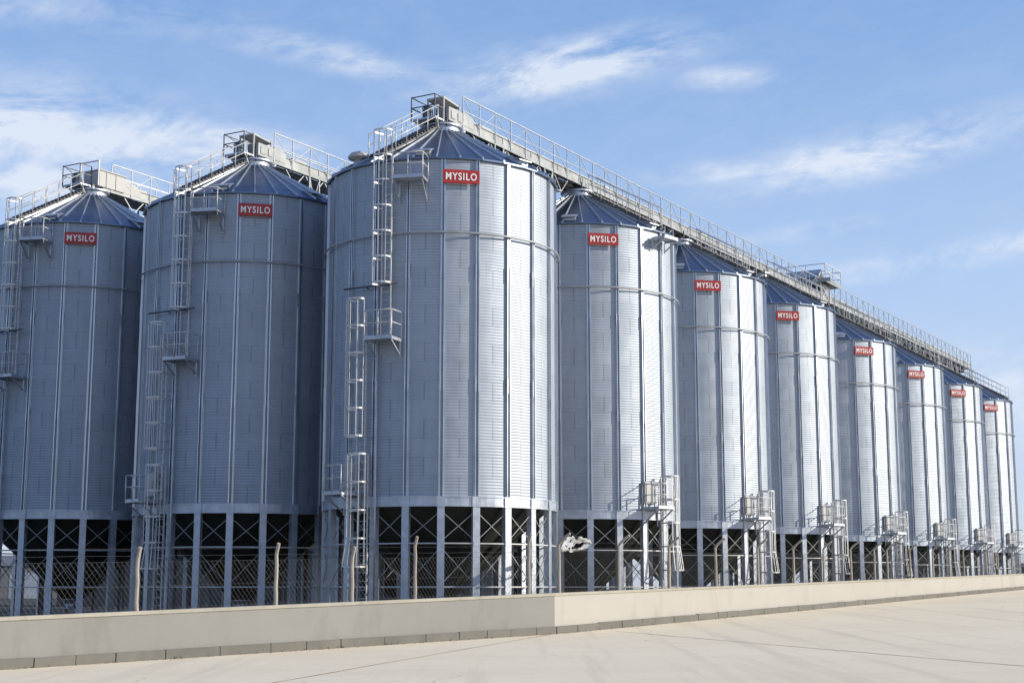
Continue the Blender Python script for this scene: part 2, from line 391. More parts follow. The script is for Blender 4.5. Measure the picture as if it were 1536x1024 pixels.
# roof stair with handrails
mb = MB(); Mt = local(-31)
def roofp(x, r, dz): return Mt @ V((x, -r, zz(r) + dz))
for sx in (-.33, .33): mb.bar(roofp(sx, 4.4, .16), roofp(sx, .8, .16), .03, .07)
for i in range(19):
    r = 4.3 - i*.19; p = roofp(0, r, .2); mb.box((-.31, -r - .1, zz(r) + .18), (.31, -r + .1, zz(r) + .22), Mt)
stair = mb.build('roof_stair', M_dark, proto); ACC.append(stair)
mb = MB()
for sx in (-.36, .36):
    for dz in (.62, 1.05): mb.tube([roofp(sx, 4.45, dz), roofp(sx, .85, dz)], .02, 6)
    for i in range(6):
        r = 4.4 - i*.7; mb.tube([roofp(sx, r, .1), roofp(sx, r, 1.05)], .02, 6)
mb.build('handrail', M_light, stair)
# downpipe / cable tray beside the low ladder
mb = MB(); mb.tube([pol(-27.5, R + .16, .2), pol(-27.5, R + .16, 4.2), pol(-27.5, R + .16, 16.5)], .035, 6)
ACC.append(mb.build('conduit', M_steel, proto))
ACCN = {o.name.split('.')[0] for o in ACC}
UPPER = {ACC[i].name for i in (0, 1, 3, 4, 7, 9)}     # the long row has its climbing ladders round the far side
UPPER = {'=' + n for n in UPPER}

G = 'galvanised grain silos on legs'
labels = {
 'A': 'corner silo where both rows meet, nearest and widest, with sunlit caged ladders',
 'B': 'sunlit silo right beside the corner silo, above the torn plastic on the fence',
 'C': 'third silo of the receding row, counting the wide corner silo as first',
 'D': 'sunlit silo whose roof meets the raised gabled transfer hood on the conveyor',
 'E': 'sunlit silo just past the raised transfer hood, fifth in the receding row',
 'F': 'sixth silo of the receding row, third from its far end',
 'G': 'second silo from the far right end of the receding row',
 'H': 'farthest and smallest looking silo, last of the row against open sky',
 '2': 'shaded blue silo between the corner silo and the one cut by the left edge',
 '1': 'shaded silo cut by the left edge, pale boxy drive housing above its roof',
}
def set_silo(o, k):
    o.location = (*CEN[k], 0); tag(o, labels[k], 'silo', G)
    if k in 'BCDEFGH':
        for ch in o.children:
            if ch.name.split('.')[0] in ACCN: ch.rotation_euler.z = radians(74 if k in 'EFGH' else 82)
set_silo(proto, 'A')
for k in 'BCDEFGH21':
    if k in 'CDEFGH': o = copy_tree(second)
    else: o = copy_tree(proto, None, UPPER if k == 'B' else ())
    set_silo(o, k)
    if k == 'B':
        second = o; pl = platform(44, 56, 16.55, .75, '', brk=.5); pl.parent = second
    if k == 'D': o.scale.z = 1.022
    if k in 'EFGH': o.rotation_euler.z = radians(8)
mb = MB(); c_ = pol(-50, 3.95, zz(3.95)); mb.lathe([(.2, -.1), (.2, .12), (.42, .14), (.44, .2), (.34, .34), (.16, .42), (0, .44)], 20, True, c_)
mb.build('roof_cap', M_white, [c for c in proto.children if c.name.split('.')[0] == 'roof'][0])
# silos of the two back rows, glimpsed in the dark between the front legs
back = ACCN | {'sign', 'cross_brace'}
for base, nm in (('2', 'second'), ('1', 'third')):
    for i in (1, 2):
        p = V((*CEN[base], 0)) + U*(11.5*i)
        o = copy_tree(proto, None, back); o.location = p
        tag(o, 'dark silo glimpsed between front legs, %s the %s' % (('directly behind', 'two places behind'), {'second': 'shaded silo left of the corner', 'third': 'leftmost silo'})[0][i-1] + '' if False else 'dark silo glimpsed between front legs, %s the %s' % (('directly behind', 'two places behind')[i-1], {'second': 'shaded silo left of the corner', 'third': 'leftmost silo'}[nm]), 'silo', 'silos of the back rows')

# ------------------------------------------------------------------ conveyors on top
def conveyor(origin, smax, silos_s, label, big=False):
    root = empty('conveyor', (*origin, 0))
    root.rotation_euler.z = -THETA      # local y = along the row, local x = toward the road
    G_ = .0075
    zd = lambda s: 19.62 + (G_ if smax < 30 else .0105)*s
    def hb(mb, x0, x1, s0, s1, z0, z1):
        mb.hexa([V((x0, s0, zd(s0) + z0)), V((x1, s0, zd(s0) + z0)), V((x1, s1, zd(s1) + z0)), V((x0, s1, zd(s1) + z0)),
                 V((x0, s0, zd(s0) + z1)), V((x1, s0, zd(s0) + z1)), V((x1, s1, zd(s1) + z1)), V((x0, s1, zd(s1) + z1))])
    P = lambda x, s, z: V((x, s, zd(s) + z))
    mb = MB(); hb(mb, -.06, .44, .2, smax, .02, .30); hb(mb, -.1, .48, .2, smax, .30, .33)
    s = 1.5
    while s < smax:
        hb(mb, -.09, .465, s, s + .07, .0, .29); s += 2.4
    mb.build('trough', M_trough, root)
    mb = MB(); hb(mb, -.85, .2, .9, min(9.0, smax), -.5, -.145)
    if smax > 30: hb(mb, -.55, -.1, 9.0, smax, -.34, -.145); mb.build('belly_shade_box', M_belly, root)  # dark box added to stand in for the shaded underside
    mb = MB(); hb(mb, -.95, -.1, .3, smax, -.02, .02); hb(mb, -1.0, -.952, .3, smax, -.1, .14); hb(mb, .442, .485, .2, smax, -.14, .018); hb(mb, -.1, -.062, .3, smax, -.14, -.022)
    s = .8
    while s < smax: hb(mb, -.95, .44, s, s + .06, -.13, -.024); s += 1.2
    mb.build('walkway', M_trough, root)
    for sx in (.50, -.98):
        mb = MB(); s0 = .7 if sx > 0 else 1.2
        n = int((smax - s0)/1.25); ds = (smax - s0)/n
        for i in range(n + 1):
            s = s0 + ds*i; mb.bar(P(sx, s, -.1), P(sx, s, 1.2), .036, .036)
            if i < n:
                if i % 2: mb.bar(P(sx, s, .2), P(sx, s + ds, 1.15), .022, .022)
                else: mb.bar(P(sx, s, 1.15), P(sx, s + ds, .2), .022, .022)
        mb.bar(P(sx, s0, 1.2), P(sx, smax, 1.2), .042, .042); mb.bar(P(sx, s0, .62), P(sx, smax, .62), .03, .03)
        mb.build('guard_rail', M_rail, root)
    # trusses slung between the roofs, and frames standing on the eaves
    for ti, (a, b) in enumerate(zip(silos_s, silos_s[1:])):
        mb = MB(); s0, s1 = a + 1.6, b - 1.6; n = 6; ds = (s1 - s0)/n; q = -.8
        for sx in (-.85, .38):
            mb.bar(P(sx, s0 + ds*.5, q), P(sx, s1 - ds*.5, q), .05, .05)
            if ti:
                for i in range(0, 9):
                    v_ = s0 + (s1 - s0)*i/8; mb.bar(P(sx, v_, -.1), P(sx, v_, q), .05, .05)
                    if i % 2 and sx > 0: mb.bar(P(sx, v_, q), P(sx, v_ + (s1 - s0)/8, -.1), .03, .03); mb.bar(P(sx, v_, q), P(sx, v_ - (s1 - s0)/8, -.1), .03, .03)
                continue
            for i in range(n):
                m_ = s0 + ds*(i + .5); mb.bar(P(sx, s0 + ds*i, -.1), P(sx, m_, q), .04, .04); mb.bar(P(sx, m_, q), P(sx, s0 + ds*(i+1), -.1), .04, .04)
        for i in range(n):
            m_ = s0 + ds*(i + .5); mb.bar(P(-.85, m_, q), P(.38, m_, q), .04, .04)
        mb.build('underslung_truss', M_rail, root)
    for c in silos_s:
        for s in (c - 3.6, c + 3.6):
            if s < 1 or s > smax: continue
            mb = MB(); zf = zz(3.6) + .02
            for sx in (-.95, .45):
                mb.bar(V((sx, s - .35, zf - .1)), P(sx, s - .35, -.1), .06, .06); mb.bar(V((sx, s + .35, zf - .1)), P(sx, s + .35, -.1), .06, .06)
                mb.bar(V((sx, s - .35, zf)), P(sx, s + .35, -.15), .035, .035); mb.bar(V((sx, s + .35, zf)), P(sx, s - .35, -.15), .035, .035)
            for e in (-.35, .35): mb.bar(V((-.95, s + e, zf + .6)), V((.45, s + e, zf + .6)), .05, .05)
            mb.build('support_frame', M_rail, root)
        mb = MB(); mb.lathe([(.24, 19.4), (.24, zd(c) + .05)], 14, True, (0, c, 0)); hb(mb, -.36, .36, c - .42, c + .42, -.02, .045)
        mb.tube([V((-.3, c - .4, 19.42)), P(-.3, c - .4, .0)], .04, 6); mb.tube([V((.5, c - .5, 19.3)), P(.5, c - .5, .0)], .04, 6)
        mb.build('spout', M_dark, root)
        # maintenance covers on the trough near every silo
        mb = MB(); hb(mb, -.04, .40, c + 2.1, c + 3.1, .335, .46); mb.build('trough_cover', M_white, root)
    # drive end
    mb = MB(); hb(mb, -.8, .34, -1.1, .25, -.1, -.03); D = mb.build('drive_platform', M_steel, root)
    mb = MB()
    cs = [(.32, .2), (.32, -.4), (.32, -1.08), (-.78, -1.08), (-.78, .2)]
    for x, s in cs[1:]: mb.bar(P(x, s, -.1), P(x, s, .86), .04, .04)
    for a, b in zip(cs[1:], cs[2:]):
        for z in (.86, .43): mb.bar(P(*a, z), P(*b, z), .035, .035)
    mb.bar(P(-.78, -1.08, .9), P(-.2, -1.08, .5), .025, .025)
    mb.build('guard_rail', M_dark, D)
    for x, s in ((.3, -1.0), (-.6, -.9), (.45, .5), (-.55, .5)):
        mb = MB(); mb.bar(P(x, s, -.1), V((x*.75, s*.62, 19.16)), .06, .06); mb.build('platform_leg', M_light, root)
    mb = MB(); mb.lathe([(0, 0), (.17, 0), (.19, .05), (.19, .42), (.13, .5), (0, .5)], 16, True, (-.25, -.72, zd(0) - .03))
    for k in range(10):
        a = 2*pi*k/10; mb.bar(V((-.25 + .2*sin(a), -.72 + .2*cos(a), zd(0) + .05)), V((-.25 + .2*sin(a), -.72 + .2*cos(a), zd(0) + .36)), .02, .02)
    mb.box((-.4, -.86, zd(0) + .47), (-.1, -.58, zd(0) + .53)); mb.build('drive_motor', M_motor, root)
    if big:
        mb = MB(); hb(mb, -.5, .55, -.1, 1.5, .0, .74); hb(mb, -.56, .6, -.15, 1.56, .74, .79)
        mb.hexa([P(-.4, 1.5, .0), P(.5, 1.5, .0), P(.5, 2.6, .0), P(-.4, 2.6, .0), P(-.4, 1.5, .7), P(.5, 1.5, .7), P(.5, 2.6, .38), P(-.4, 2.6, .38)])
        for s in (.3, .9): hb(mb, .55, .58, s, s + .05, .02, .72)
        mb.build('drive_housing', M_white, root)
        mb = MB()
        for x, s in ((.62, -.25), (-.55, -.25)): mb.bar(P(x, s, -.02), P(x, s, 1.15), .05, .05)
        mb.bar(P(.62, -.25, 1.15), P(-.55, -.25, 1.15), .05, .05); mb.build('hoist_frame', M_light, root)
    else:
        mb = MB(); hb(mb, -.14, .5, -.35, .75, -.028, .52)
        mb.hexa([P(-.14, .75, .02), P(.5, .75, .02), P(.5, 1.5, .02), P(-.14, 1.5, .02), P(-.14, .75, .6), P(.5, .75, .6), P(.5, 1.5, .47), P(-.14, 1.5, .47)])
        hb(mb, .502, .53, -.2, .1, .08, .4); hb(mb, .502, .53, .3, .6, .08, .4)
        mb.build('drive_housing', M_trough, root)
        mb = MB()
        mb.hexa([P(-.45, -.5, .86), P(.35, -.5, .86), P(.35, .75, .74), P(-.45, .75, .74), P(-.45, -.5, .93), P(.35, -.5, .93), P(.35, .75, .81), P(-.45, .75, .81)])
        for x, s in ((.32, -.46), (-.42, -.46), (.32, .7), (-.42, .7)): mb.bar(P(x, s, -.05), P(x, s, .862 if s < 0 else .747), .05, .05)
        mb.build('rain_hood', M_white, root)
        mb = MB(); mb.lathe([(0, 0), (.34, 0), (.36, .05), (.3, .18), (0, .18)], 20, True, (.1, .15, 19.42)); mb.lathe([(0, 0), (.12, 0), (.12, .1), (0, .1)], 12, True, (.45, .75, zd(0) - .3)); mb.tube([V((.45, -.3, 19.5)), V((.55, .4, 19.48)), V((.45, .9, 19.44))], .05, 8); mb.build('gear_unit', M_steel, root)
    return tag(root, label, 'conveyor', 'chain conveyors along the roof tops')
rowS = [(V((*CEN[k], 0)) - V((*CEN['A'], 0))).dot(U) for k in 'ABCDEFGH']
conveyor(CEN['A'], rowS[-1] + 3.6, rowS, 'long conveyor with railed walkway running over the roofs of the sunlit row')
conveyor(CEN['2'], 26, [0, 11.5, 23], 'short conveyor on the shaded silo just left of the corner silo')
conveyor(CEN['1'], 26, [0, 11.5, 23], 'short conveyor with large pale drive housing over the leftmost silo', True)

# raised transfer hood crossing in from the back rows
A0 = V((*CEN['A'], 0))
tr = empty('transfer_gantry', A0 + U*45.2 + V((0, 0, 0))); tr.rotation_euler.z = -THETA
mb = MB(); mb.box((-7, -.7, 21.15), (.9, 1.3, 21.25)); mb.box((-7, -.72, 21.05), (1.2, -.68, 21.3)); mb.box((.86, -.68, 21.05), (.9, 2.6, 21.3)); mb.box((-.4, 1.3, 21.15), (.86, 2.6, 21.2))
mb.build('deck', M_trough, tr)
mb = MB(); mb.add([V((.3035, -.32, 21.47)), V((.3035, .82, 21.47)), V((.3035, .25, 21.98))], [(0, 1, 2)]); mb.box((-6.9, -.5, 20.85), (.6, 1.0, 21.045)); mb.build('gantry_shade_fill', M_dark, tr)  # dark fill standing in for shade in the gable end and under the deck
mb = MB()
gp = [(-.5, 21.45), (1.0, 21.45), (.25, 22.1)]
mb.add([V((-7, y, z)) for y, z in gp] + [V((.3, y, z)) for y, z in gp], [(0, 2, 1), (3, 4, 5), (0, 1, 4, 3), (1, 2, 5, 4), (2, 0, 3, 5)])
mb.build('gable_hood', M_steel, tr)
mb = MB()
for y, x0, x1 in ((-.68, -7, .86), (1.28, -7, -.4)):
    for z in (21.75, 22.25): mb.bar((x0, y, z), (x1, y, z), .045, .045)
    n = 6
    for i in range(n + 1):
        x = x0 + (x1 - x0)*i/n; mb.bar((x, y, 21.1), (x, y, 22.25), .045, .045)
for a, b in (((.86, -.68), (.86, 2.58)), ((.86, 2.58), (-.4, 2.58))):
    for z in (21.75, 22.25): mb.bar((*a, z), (*b, z), .045, .045)
for x, y in ((.86, .9), (.86, 2.58), (-.4, 2.58)): mb.bar((x, y, 21.1), (x, y, 22.25), .045, .045)
mb.bar((.86, .9, 21.2), (.86, 2.58, 22.2), .03, .03); mb.bar((.86, -.68, 22.2), (.86, .9, 21.2), .03, .03)
mb.build('guard_rail', M_light, tr)
mb = MB()
for x in (-1.2, .5):
    for y in (-.6, 1.2): mb.bar((x, y, 19.9), (x, y, 21.1), .07, .07)
    mb.bar((x, -.6, 19.95), (x, 1.2, 21.1), .04, .04); mb.bar((x, 1.2, 19.95), (x, -.6, 21.1), .04, .04)
for x in (-6.8, -4): mb.bar((x, .3, 17), (x, .3, 21.1), .1, .1)
mb.build('trestle', M_light, tr)
mb = MB(); mb.box((-.6, -.1, 20.1), (.35, .7, 21.05)); mb.build('drop_chute', M_dark, tr)
tag(tr, 'raised gantry with gabled hood joining the long conveyor midway along its run', 'gantry')

# ------------------------------------------------------------------ ground, wall, kerb
C0 = V((1.43, 51.48, 0)); GR = .0181; ZR0 = -.11
UL = V((sin(radians(41.28)), cos(radians(41.28)), 0))      # direction of the left stretch (toward the corner)
NL = V((UL.y, -UL.x, 0))
def zroad(p):
    s = (p - C0).dot(U); s = max(-70, min(s, 105)); return ZR0 + GR*s
def grid(name, mat, us, vs, fn, kind='structure'):
    mb = MB(); nu, nv = len(us), len(vs)
    mb.add([fn(a, b) for a in us for b in vs], [(i*nv + j, (i+1)*nv + j, (i+1)*nv + j + 1, i*nv + j + 1) for i in range(nu - 1) for j in range(nv - 1)], True)
    o = mb.build(name, mat); tag(o, kind=kind); return o
# the wall line as a function of distance along U (left stretch bends)
def wall_pt(s, off=0):     # s along the wall from the corner; off toward the road
    return C0 + U*s + NRM*off if s >= 0 else C0 + UL*s + NL*off
ss = [-900, -300, -120, -70, -45, -30, -21, -14, -7, -.01, .01, 10, 25, 50, 80, 105, 160, 320, 1000]
vs = [-.12, .4, 2, 6, 14, 30, 60, 140, 400, 1200]
def roadp(s, v):
    p = C0 + U*s if s >= 0 else C0 + UL*s
    p = p + (NRM if s > -.005 else (NL if s > -60 else NL))*v
    p.z = zroad(p); return p
grid('road', M_road, ss, vs, roadp)
grid('compound_ground', M_yard, ss, [-1200, -400, -150, -80, -40, -20, -8, -.2], lambda s, v: (C0 + (U if s >= 0 else UL)*s + (NRM if s > -.005 else NL)*v))
def joint(pts, w):
    mb = MB(); L = []
    for (x0, y0), (x1, y1) in zip(pts, pts[1:]):
        n = 14
        for i in range(n): L.append(V((x0 + (x1-x0)*i/n, y0 + (y1-y0)*i/n, 0)))
    L.append(V((*pts[-1], 0)))
    d = (L[-1] - L[0]).normalized(); sd = V((d.y, -d.x, 0)); vs_ = []
    for i, p in enumerate(L):
        k = (random.random() - .5)*.05; ww = w*(.6 + .8*random.random())
        for sg in (-1, 1):
            q = p + sd*(k + sg*ww/2); q.z = zroad(q) + .004; vs_.append(q)
    mb.add(vs_, [(2*i, 2*i+1, 2*i+3, 2*i+2) for i in range(len(L) - 1)])
    tag(mb.build('paving_joint', M_joint), kind='structure')
joint([(3.6, 53.0), (6.0, 47.1), (11.43, 34.03), (16, 23)], .05)
joint([(-6.3, 27), (-4.71, 31.91), (.2, 47.6), (1.3, 51.0)], .045)
joint([(15.9, 79.0 - 2.4), (18.63, 75.29 - 2.6), (23.01, 66.5), (28, 57)], .05)

TH = .28
ZT = lambda s: (1.25 + .0162*s) if s >= 0 else (1.25 + .0243*s)
def prism_run(mb, s0, s1, off0, off1, zb, zt, n=None):
    """box following the wall line between s0 and s1; zb, zt are functions of s"""
    n = n or max(1, int(abs(s1 - s0)/3))
    rows = []
    for i in range(n + 1):
        s = s0 + (s1 - s0)*i/n; se = s
        a = wall_pt(s, off0) if s1 > 0.01 else C0 + UL*s + NL*off0
        b = wall_pt(s, off1) if s1 > 0.01 else C0 + UL*s + NL*off1
        rows.append([V((a.x, a.y, zb(s))), V((b.x, b.y, zb(s))), V((b.x, b.y, zt(s))), V((a.x, a.y, zt(s)))])
    for i in range(n):
        q = rows[i]; r = rows[i+1]; o = len(mb.v)
        mb.add(q + r, [(0, 1, 5, 4), (1, 2, 6, 5), (2, 3, 7, 6), (3, 0, 4, 7)])
    mb.add(rows[0], [(3, 2, 1, 0)]); mb.add(rows[-1], [(0, 1, 2, 3)])
S_R, S_L = 112, -62
zrd = lambda s: zroad(wall_pt(s, .05)) - .4
def wall(name, s0, s1, mat, label, ext):
    root = empty(name, wall_pt((s0 + s1)/2)); root.location.z = 0
    def fix(o):
        o.parent = root; o.matrix_parent_inverse = root.matrix_basis.inverted(); return o
    mb = MB(); prism_run(mb, s0, s1, -TH, ext, zrd, lambda s: ZT(s) - .1); fix(mb.build('plaster_face', mat))
    mb = MB(); prism_run(mb, s0, s1 + (.0 if s1 > 1 else 0), -TH - .03, ext + .035, lambda s: ZT(s) - .098, lambda s: ZT(s)); o = fix(mb.build('coping', M_cope))
    bv = o.modifiers.new('b', 'BEVEL'); bv.width = .012; bv.segments = 2; bv.limit_method = 'ANGLE'
    return tag(root, label, 'wall', 'low walls beside the paving')
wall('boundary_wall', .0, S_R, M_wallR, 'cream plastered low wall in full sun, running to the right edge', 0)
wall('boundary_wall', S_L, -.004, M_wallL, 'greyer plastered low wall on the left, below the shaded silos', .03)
# kerb blocks along the foot
mb = MB(); rk = random.Random(3)
s = -30.0
while s < 100:
    L = rk.choice([1.15, 1.3, 1.5, 1.75]) if s < 8 else rk.choice([.95, 1.2, 1.2, 1.6])
    if s < -.002 and s + L > 0: L = -.004 - s
    e = s + L - .028; dz = rk.uniform(-.012, .012); do = rk.uniform(-.008, .008)
    hgt = .24 if s < 0 else .25
    prism_run(mb, s, e, .034 if s < 0 else .004, .125 + do, lambda q: zroad(wall_pt(q, .1)) - .2, lambda q: zroad(wall_pt(q, .1)) + hgt + dz, 1)
    s += L
    if abs(s + .004) < 1e-6: s = .004
o = mb.build('kerb', M_kerb); tag(o, kind='structure')
bv = o.modifiers.new('b', 'BEVEL'); bv.width = .015; bv.segments = 2

# grit, pebbles and dry weeds gathered along the kerb
mb = MB(); rg = random.Random(21)
for i in range(2600):
    q = rg.uniform(-28, 40); q = q if rg.random() < .75 else rg.uniform(-26, 20)
    cl_ = .5 + .5*sin(q*1.7)*sin(q*.61 + 1)
    if rg.random() > .25 + .75*cl_: continue
    p = wall_pt(q, .15 + abs(rg.gauss(0, .09)) + .02); p.z = zroad(p); r_ = rg.uniform(.006, .022)
    vs_ = [p + V((rg.uniform(.6, 1.2)*r_*cos(a_), rg.uniform(.6, 1.2)*r_*sin(a_), -.003)) for a_ in (0, 1.57, 3.14, 4.71)] + [p + V((0, 0, r_*rg.uniform(.4, .9)))]
    mb.add(vs_, [(0, 1, 4), (1, 2, 4), (2, 3, 4), (3, 0, 4)])
tag(mb.build('grit', M_kerb), kind='stuff')
mb = MB()
for i in range(70):
    q = rg.uniform(-26, 30); p0 = wall_pt(q, .135 + rg.uniform(0, .04))
    p0.z = zroad(p0)
    for k in range(rg.randint(5, 14)):
        a_ = rg.uniform(0, 6.28); L_ = rg.uniform(.03, .12); d_ = V((cos(a_)*.6, sin(a_)*.6, 1)).normalized(); sd = V((-sin(a_), cos(a_), 0))*.004
        m_ = p0 + d_*L_*.6; e_ = m_ + (d_ + V((cos(a_), sin(a_), -.4))).normalized()*L_*.5
        mb.add([p0 - sd, p0 + sd, m_ + sd*.8, m_ - sd*.8, e_], [(0, 1, 2, 3), (3, 2, 4)])
tag(mb.build('dry_weeds', M_weed), kind='stuff')

# ------------------------------------------------------------------ chain-link fences
FO = -.14
def fence(s0, s1, posts, label, bent, mh):
    root = empty('chain_link_fence', wall_pt((s0 + s1)/2, FO)); root.location.z = 0
    def fix(o):
        o.parent = root; o.matrix_parent_inverse = root.matrix_basis.inverted(); return o
    W = lambda s, h, off=FO: V((*(wall_pt(s, off) if s1 > .1 else C0 + UL*s + NL*off).xy, ZT(s) + h))
    mb = MB(); p = .15; n = int((s1 - s0)/p)
    for i in range(-int(mh/p) - 1, n):
        for sg in (1, -1):
            a = s0 + i*p; h0, h1 = 0.02, mh
            sa_, sb_ = (a, a + mh*.8) if sg > 0 else (a + mh*.8, a)
            pa, pb = (sa_, h0), (sb_, h1)
            # clip to the run
            def cl(q, r):
                s_, h_ = q
                if s_ < s0: k = (s0 - s_)/(r[0] - s_); return (s0, h_ + (r[1] - h_)*k)
                if s_ > s1: k = (s1 - s_)/(r[0] - s_); return (s1, h_ + (r[1] - h_)*k)
                return q
            if max(sa_, sb_) <= s0 or min(sa_, sb_) >= s1: continue
            qa, qb = cl(pa, pb), cl(pb, pa)
            mb.tube([W(*qa), W(*qb)], .0025, 3)
    for h_ in (mh, mh*.5, .06): mb.tube([W(s0 + (s1 - s0)*k/8, h_) for k in range(9)], .004, 3)
    fix(mb.build('mesh_panel', M_mesh))
    for h_ in (mh + .16, mh + .34):
        mb = MB(); q = [W(a, h_ - .015*abs(sin(k*1.7))) for k, a in enumerate([s0 + (s1 - s0)*i/24 for i in range(25)])]
        mb.tube(q, .004, 3); fix(mb.build('strand_wire', M_mesh))
    rp = random.Random(11)
    for s, h in posts:
        mb = MB(); w0, w1 = .064, .050
        lx, ly = rp.uniform(-.02, .02), rp.uniform(-.01, .01)
        dU = (U if s >= 0 else UL); dN = (NRM if s >= 0 else NL)
        base = W(s, -.04); pts = []
        hv = h - .42 if bent else h - .3
        for k in range(6): pts.append(base + V((0, 0, (hv + .04)*k/5)) + dU*(lx*k/5 + .012*sin(k*2.1 + s)) + dN*(ly*k/5))
        tp = pts[-1]
        if bent:
            for k in (1, 2, 3): pts.append(tp + dN*(.12*k + .01*k*k) + V((0, 0, .15*k - .012*k*(k-1))))
        else:
            for k in (1, 2): pts.append(tp + dN*(.07*k) + dU*(-.02*k) + V((0, 0, .15*k)))
        # rounded-square section
        m_ = len(pts); vs_ = []; nn = 8
        for i, q in enumerate(pts):
            d = (pts[min(i+1, m_-1)] - pts[max(i-1, 0)]).normalized(); a = dU - d*dU.dot(d); a.normalize(); b = d.cross(a)
            w = w0 + (w1 - w0)*i/(m_-1)
            for k in range(nn):
                an = 2*pi*(k + .5)/nn; r_ = w*(1.0 + .05*sin(7*i + k + s)); vs_.append(q + a*(r_*cos(an)) + b*(r_*sin(an)))
        fs = [(i*nn + k, i*nn + (k+1) % nn, (i+1)*nn + (k+1) % nn, (i+1)*nn + k) for i in range(m_-1) for k in range(nn)] + [tuple(range(nn))[::-1], tuple(range((m_-1)*nn, m_*nn))]
        mb.add(vs_, fs, True); fix(mb.build('concrete_post', M_post, None, 40))
    return tag(root, label, 'fence', 'chain-link fences on the low walls')
fence(-40, -.4, [(-36, 1.6), (-30, 1.6), (-24, 1.6), (-16.69, 1.62), (-12.08, 1.71), (-9.17, 1.6), (-6.55, 1.9), (-1.15, 2.0)], 'chain-link fence with straight posts on the grey left wall', False, 1.25)
post_s = [-.3, 1.0, 2.59 + 2.7, 7.15 + 2.7, 11.96 + 2.7, 16.89 + 2.7, 21.67 + 2.7, 26.12 + 2.7, 30.61 + 2.7, 34.82 + 2.7, 37.34 + 2.7, 42.12 + 2.7, 47.31 + 2.7, 51.46 + 2.7, 55.21 + 2.7, 61.81 + 2.7, 65.51 + 2.7, 70.28 + 2.7, 78, 83, 88]
post_s = [.62] + post_s[2:]
fence(.0, 92, [(s, 2.05) for s in post_s], 'chain-link fence with bent-arm posts on the cream wall', True, 1.4)
post_s = None

# torn plastic sheet caught on the fence
def lerp(tab, a):
    for (a0, v0), (a1, v1) in zip(tab, tab[1:]):
        if a <= a1: return v0 + (v1 - v0)*(a - a0)/(a1 - a0)
    return tab[-1][1]
mb = MB()
for s0, s1, top, bot, ph in ((.66, 2.95, [(0, 1.5), (.15, 1.80), (.28, 1.99), (.5, 1.94), (1, 1.84)], [(0, 1.40), (.3, 1.44), (.5, 1.62), (.72, 1.73), (1, 1.69)], 0),
                             (1.30, 2.95, [(0, 1.44), (.5, 1.585), (1, 1.76)], [(0, 1.36), (.5, 1.43), (1, 1.665)], 2)):
    nx, nz = 30, 9; vs_ = []
    for i in range(nx):
        for j in range(nz):
            a, b = i/(nx - 1), j/(nz - 1); sx = s0 + (s1 - s0)*a
            t_, q_ = lerp(top, a), lerp(bot, a); h_ = q_ + (t_ - q_)*b + .025*noise.noise(V((a*9, b*3 + ph, 4)))
            q = wall_pt(sx, FO + .06 + .10*sin(a*8 + b*3 + ph)*(.3 + a*(1 - a)*2.5) + .06*noise.noise(V((a*8, b*5 + ph, 1))))
            vs_.append(V((q.x, q.y, ZT(sx) + h_)))
    mb.add(vs_, [(i*nz + j, (i+1)*nz + j, (i+1)*nz + j + 1, i*nz + j + 1) for i in range(nx - 1) for j in range(nz - 1)
                 if noise.noise(V((i*.33, j*.75 + ph*3, 2.2))) + (.22 if j in (0, nz - 2) else 0) < .40], True)
o = mb.build('plastic_sheet', M_plastic)
so = o.modifiers.new('s', 'SOLIDIFY'); so.thickness = .004
tag(o, 'torn white plastic sheet caught on the fence top before the sunlit silo', 'plastic sheet')

# ------------------------------------------------------------------ distance
def shed(name, c, w, d, h, rot, mat, label, hr=1.2):
    r = empty(name, c); r.rotation_euler.z = rot
    mb = MB(); mb.box((-w/2, -d/2, -.5), (w/2, d/2, h)); mb.build('shed_wall', mat, r)
    mb = MB(); mb.add([V((-w/2 - .3, -d/2 - .3, h + .01)), V((w/2 + .3, -d/2 - .3, h + .01)), V((w/2 + .3, d/2 + .3, h + .01)), V((-w/2 - .3, d/2 + .3, h + .01)), V((-w/2 - .3, 0, h + hr)), V((w/2 + .3, 0, h + hr))],
                     [(0, 1, 5, 4), (2, 3, 4, 5), (1, 2, 5), (3, 0, 4), (3, 2, 1, 0)]); mb.build('shed_roof', mat, r)
    mb = MB(); mb.box((-2, -d/2 - .04, 0), (2, -d/2 - .003, min(4, h*.8))); mb.build('shed_door', M_steel, r)
    return tag(r, label, 'shed')
shed('storage_shed', (73, 205, 0), 9, 12, 4.3, -.3, M_shed, 'dark low shed far off past the last silo at the right edge', .4)
shed('dark_backdrop', (-13.5, 118, 0), 41, 10, 4.6, .0, M_shed, 'added long dark backdrop behind the back rows, darkening the view between the legs', .6)  # made-up building, added to keep the gaps under the silos dark
shed('storage_shed', (-66, 205, 0), 46, 14, 4.2, .3, M_pshed, 'pale low shed far behind, seen through the legs of the leftmost silo', 1.5)

# ------------------------------------------------------------------ camera, light, sky
cam = bpy.data.cameras.new('camera'); co = bpy.data.objects.new('camera', cam); col.objects.link(co); scene.camera = co
cam.sensor_width = 36; cam.lens = 52.416; cam.clip_end = 5000; cam.clip_start = .1
co.location = (0, 0, ZC); co.rotation_euler = (pi/2 + .1631, 0, 0)

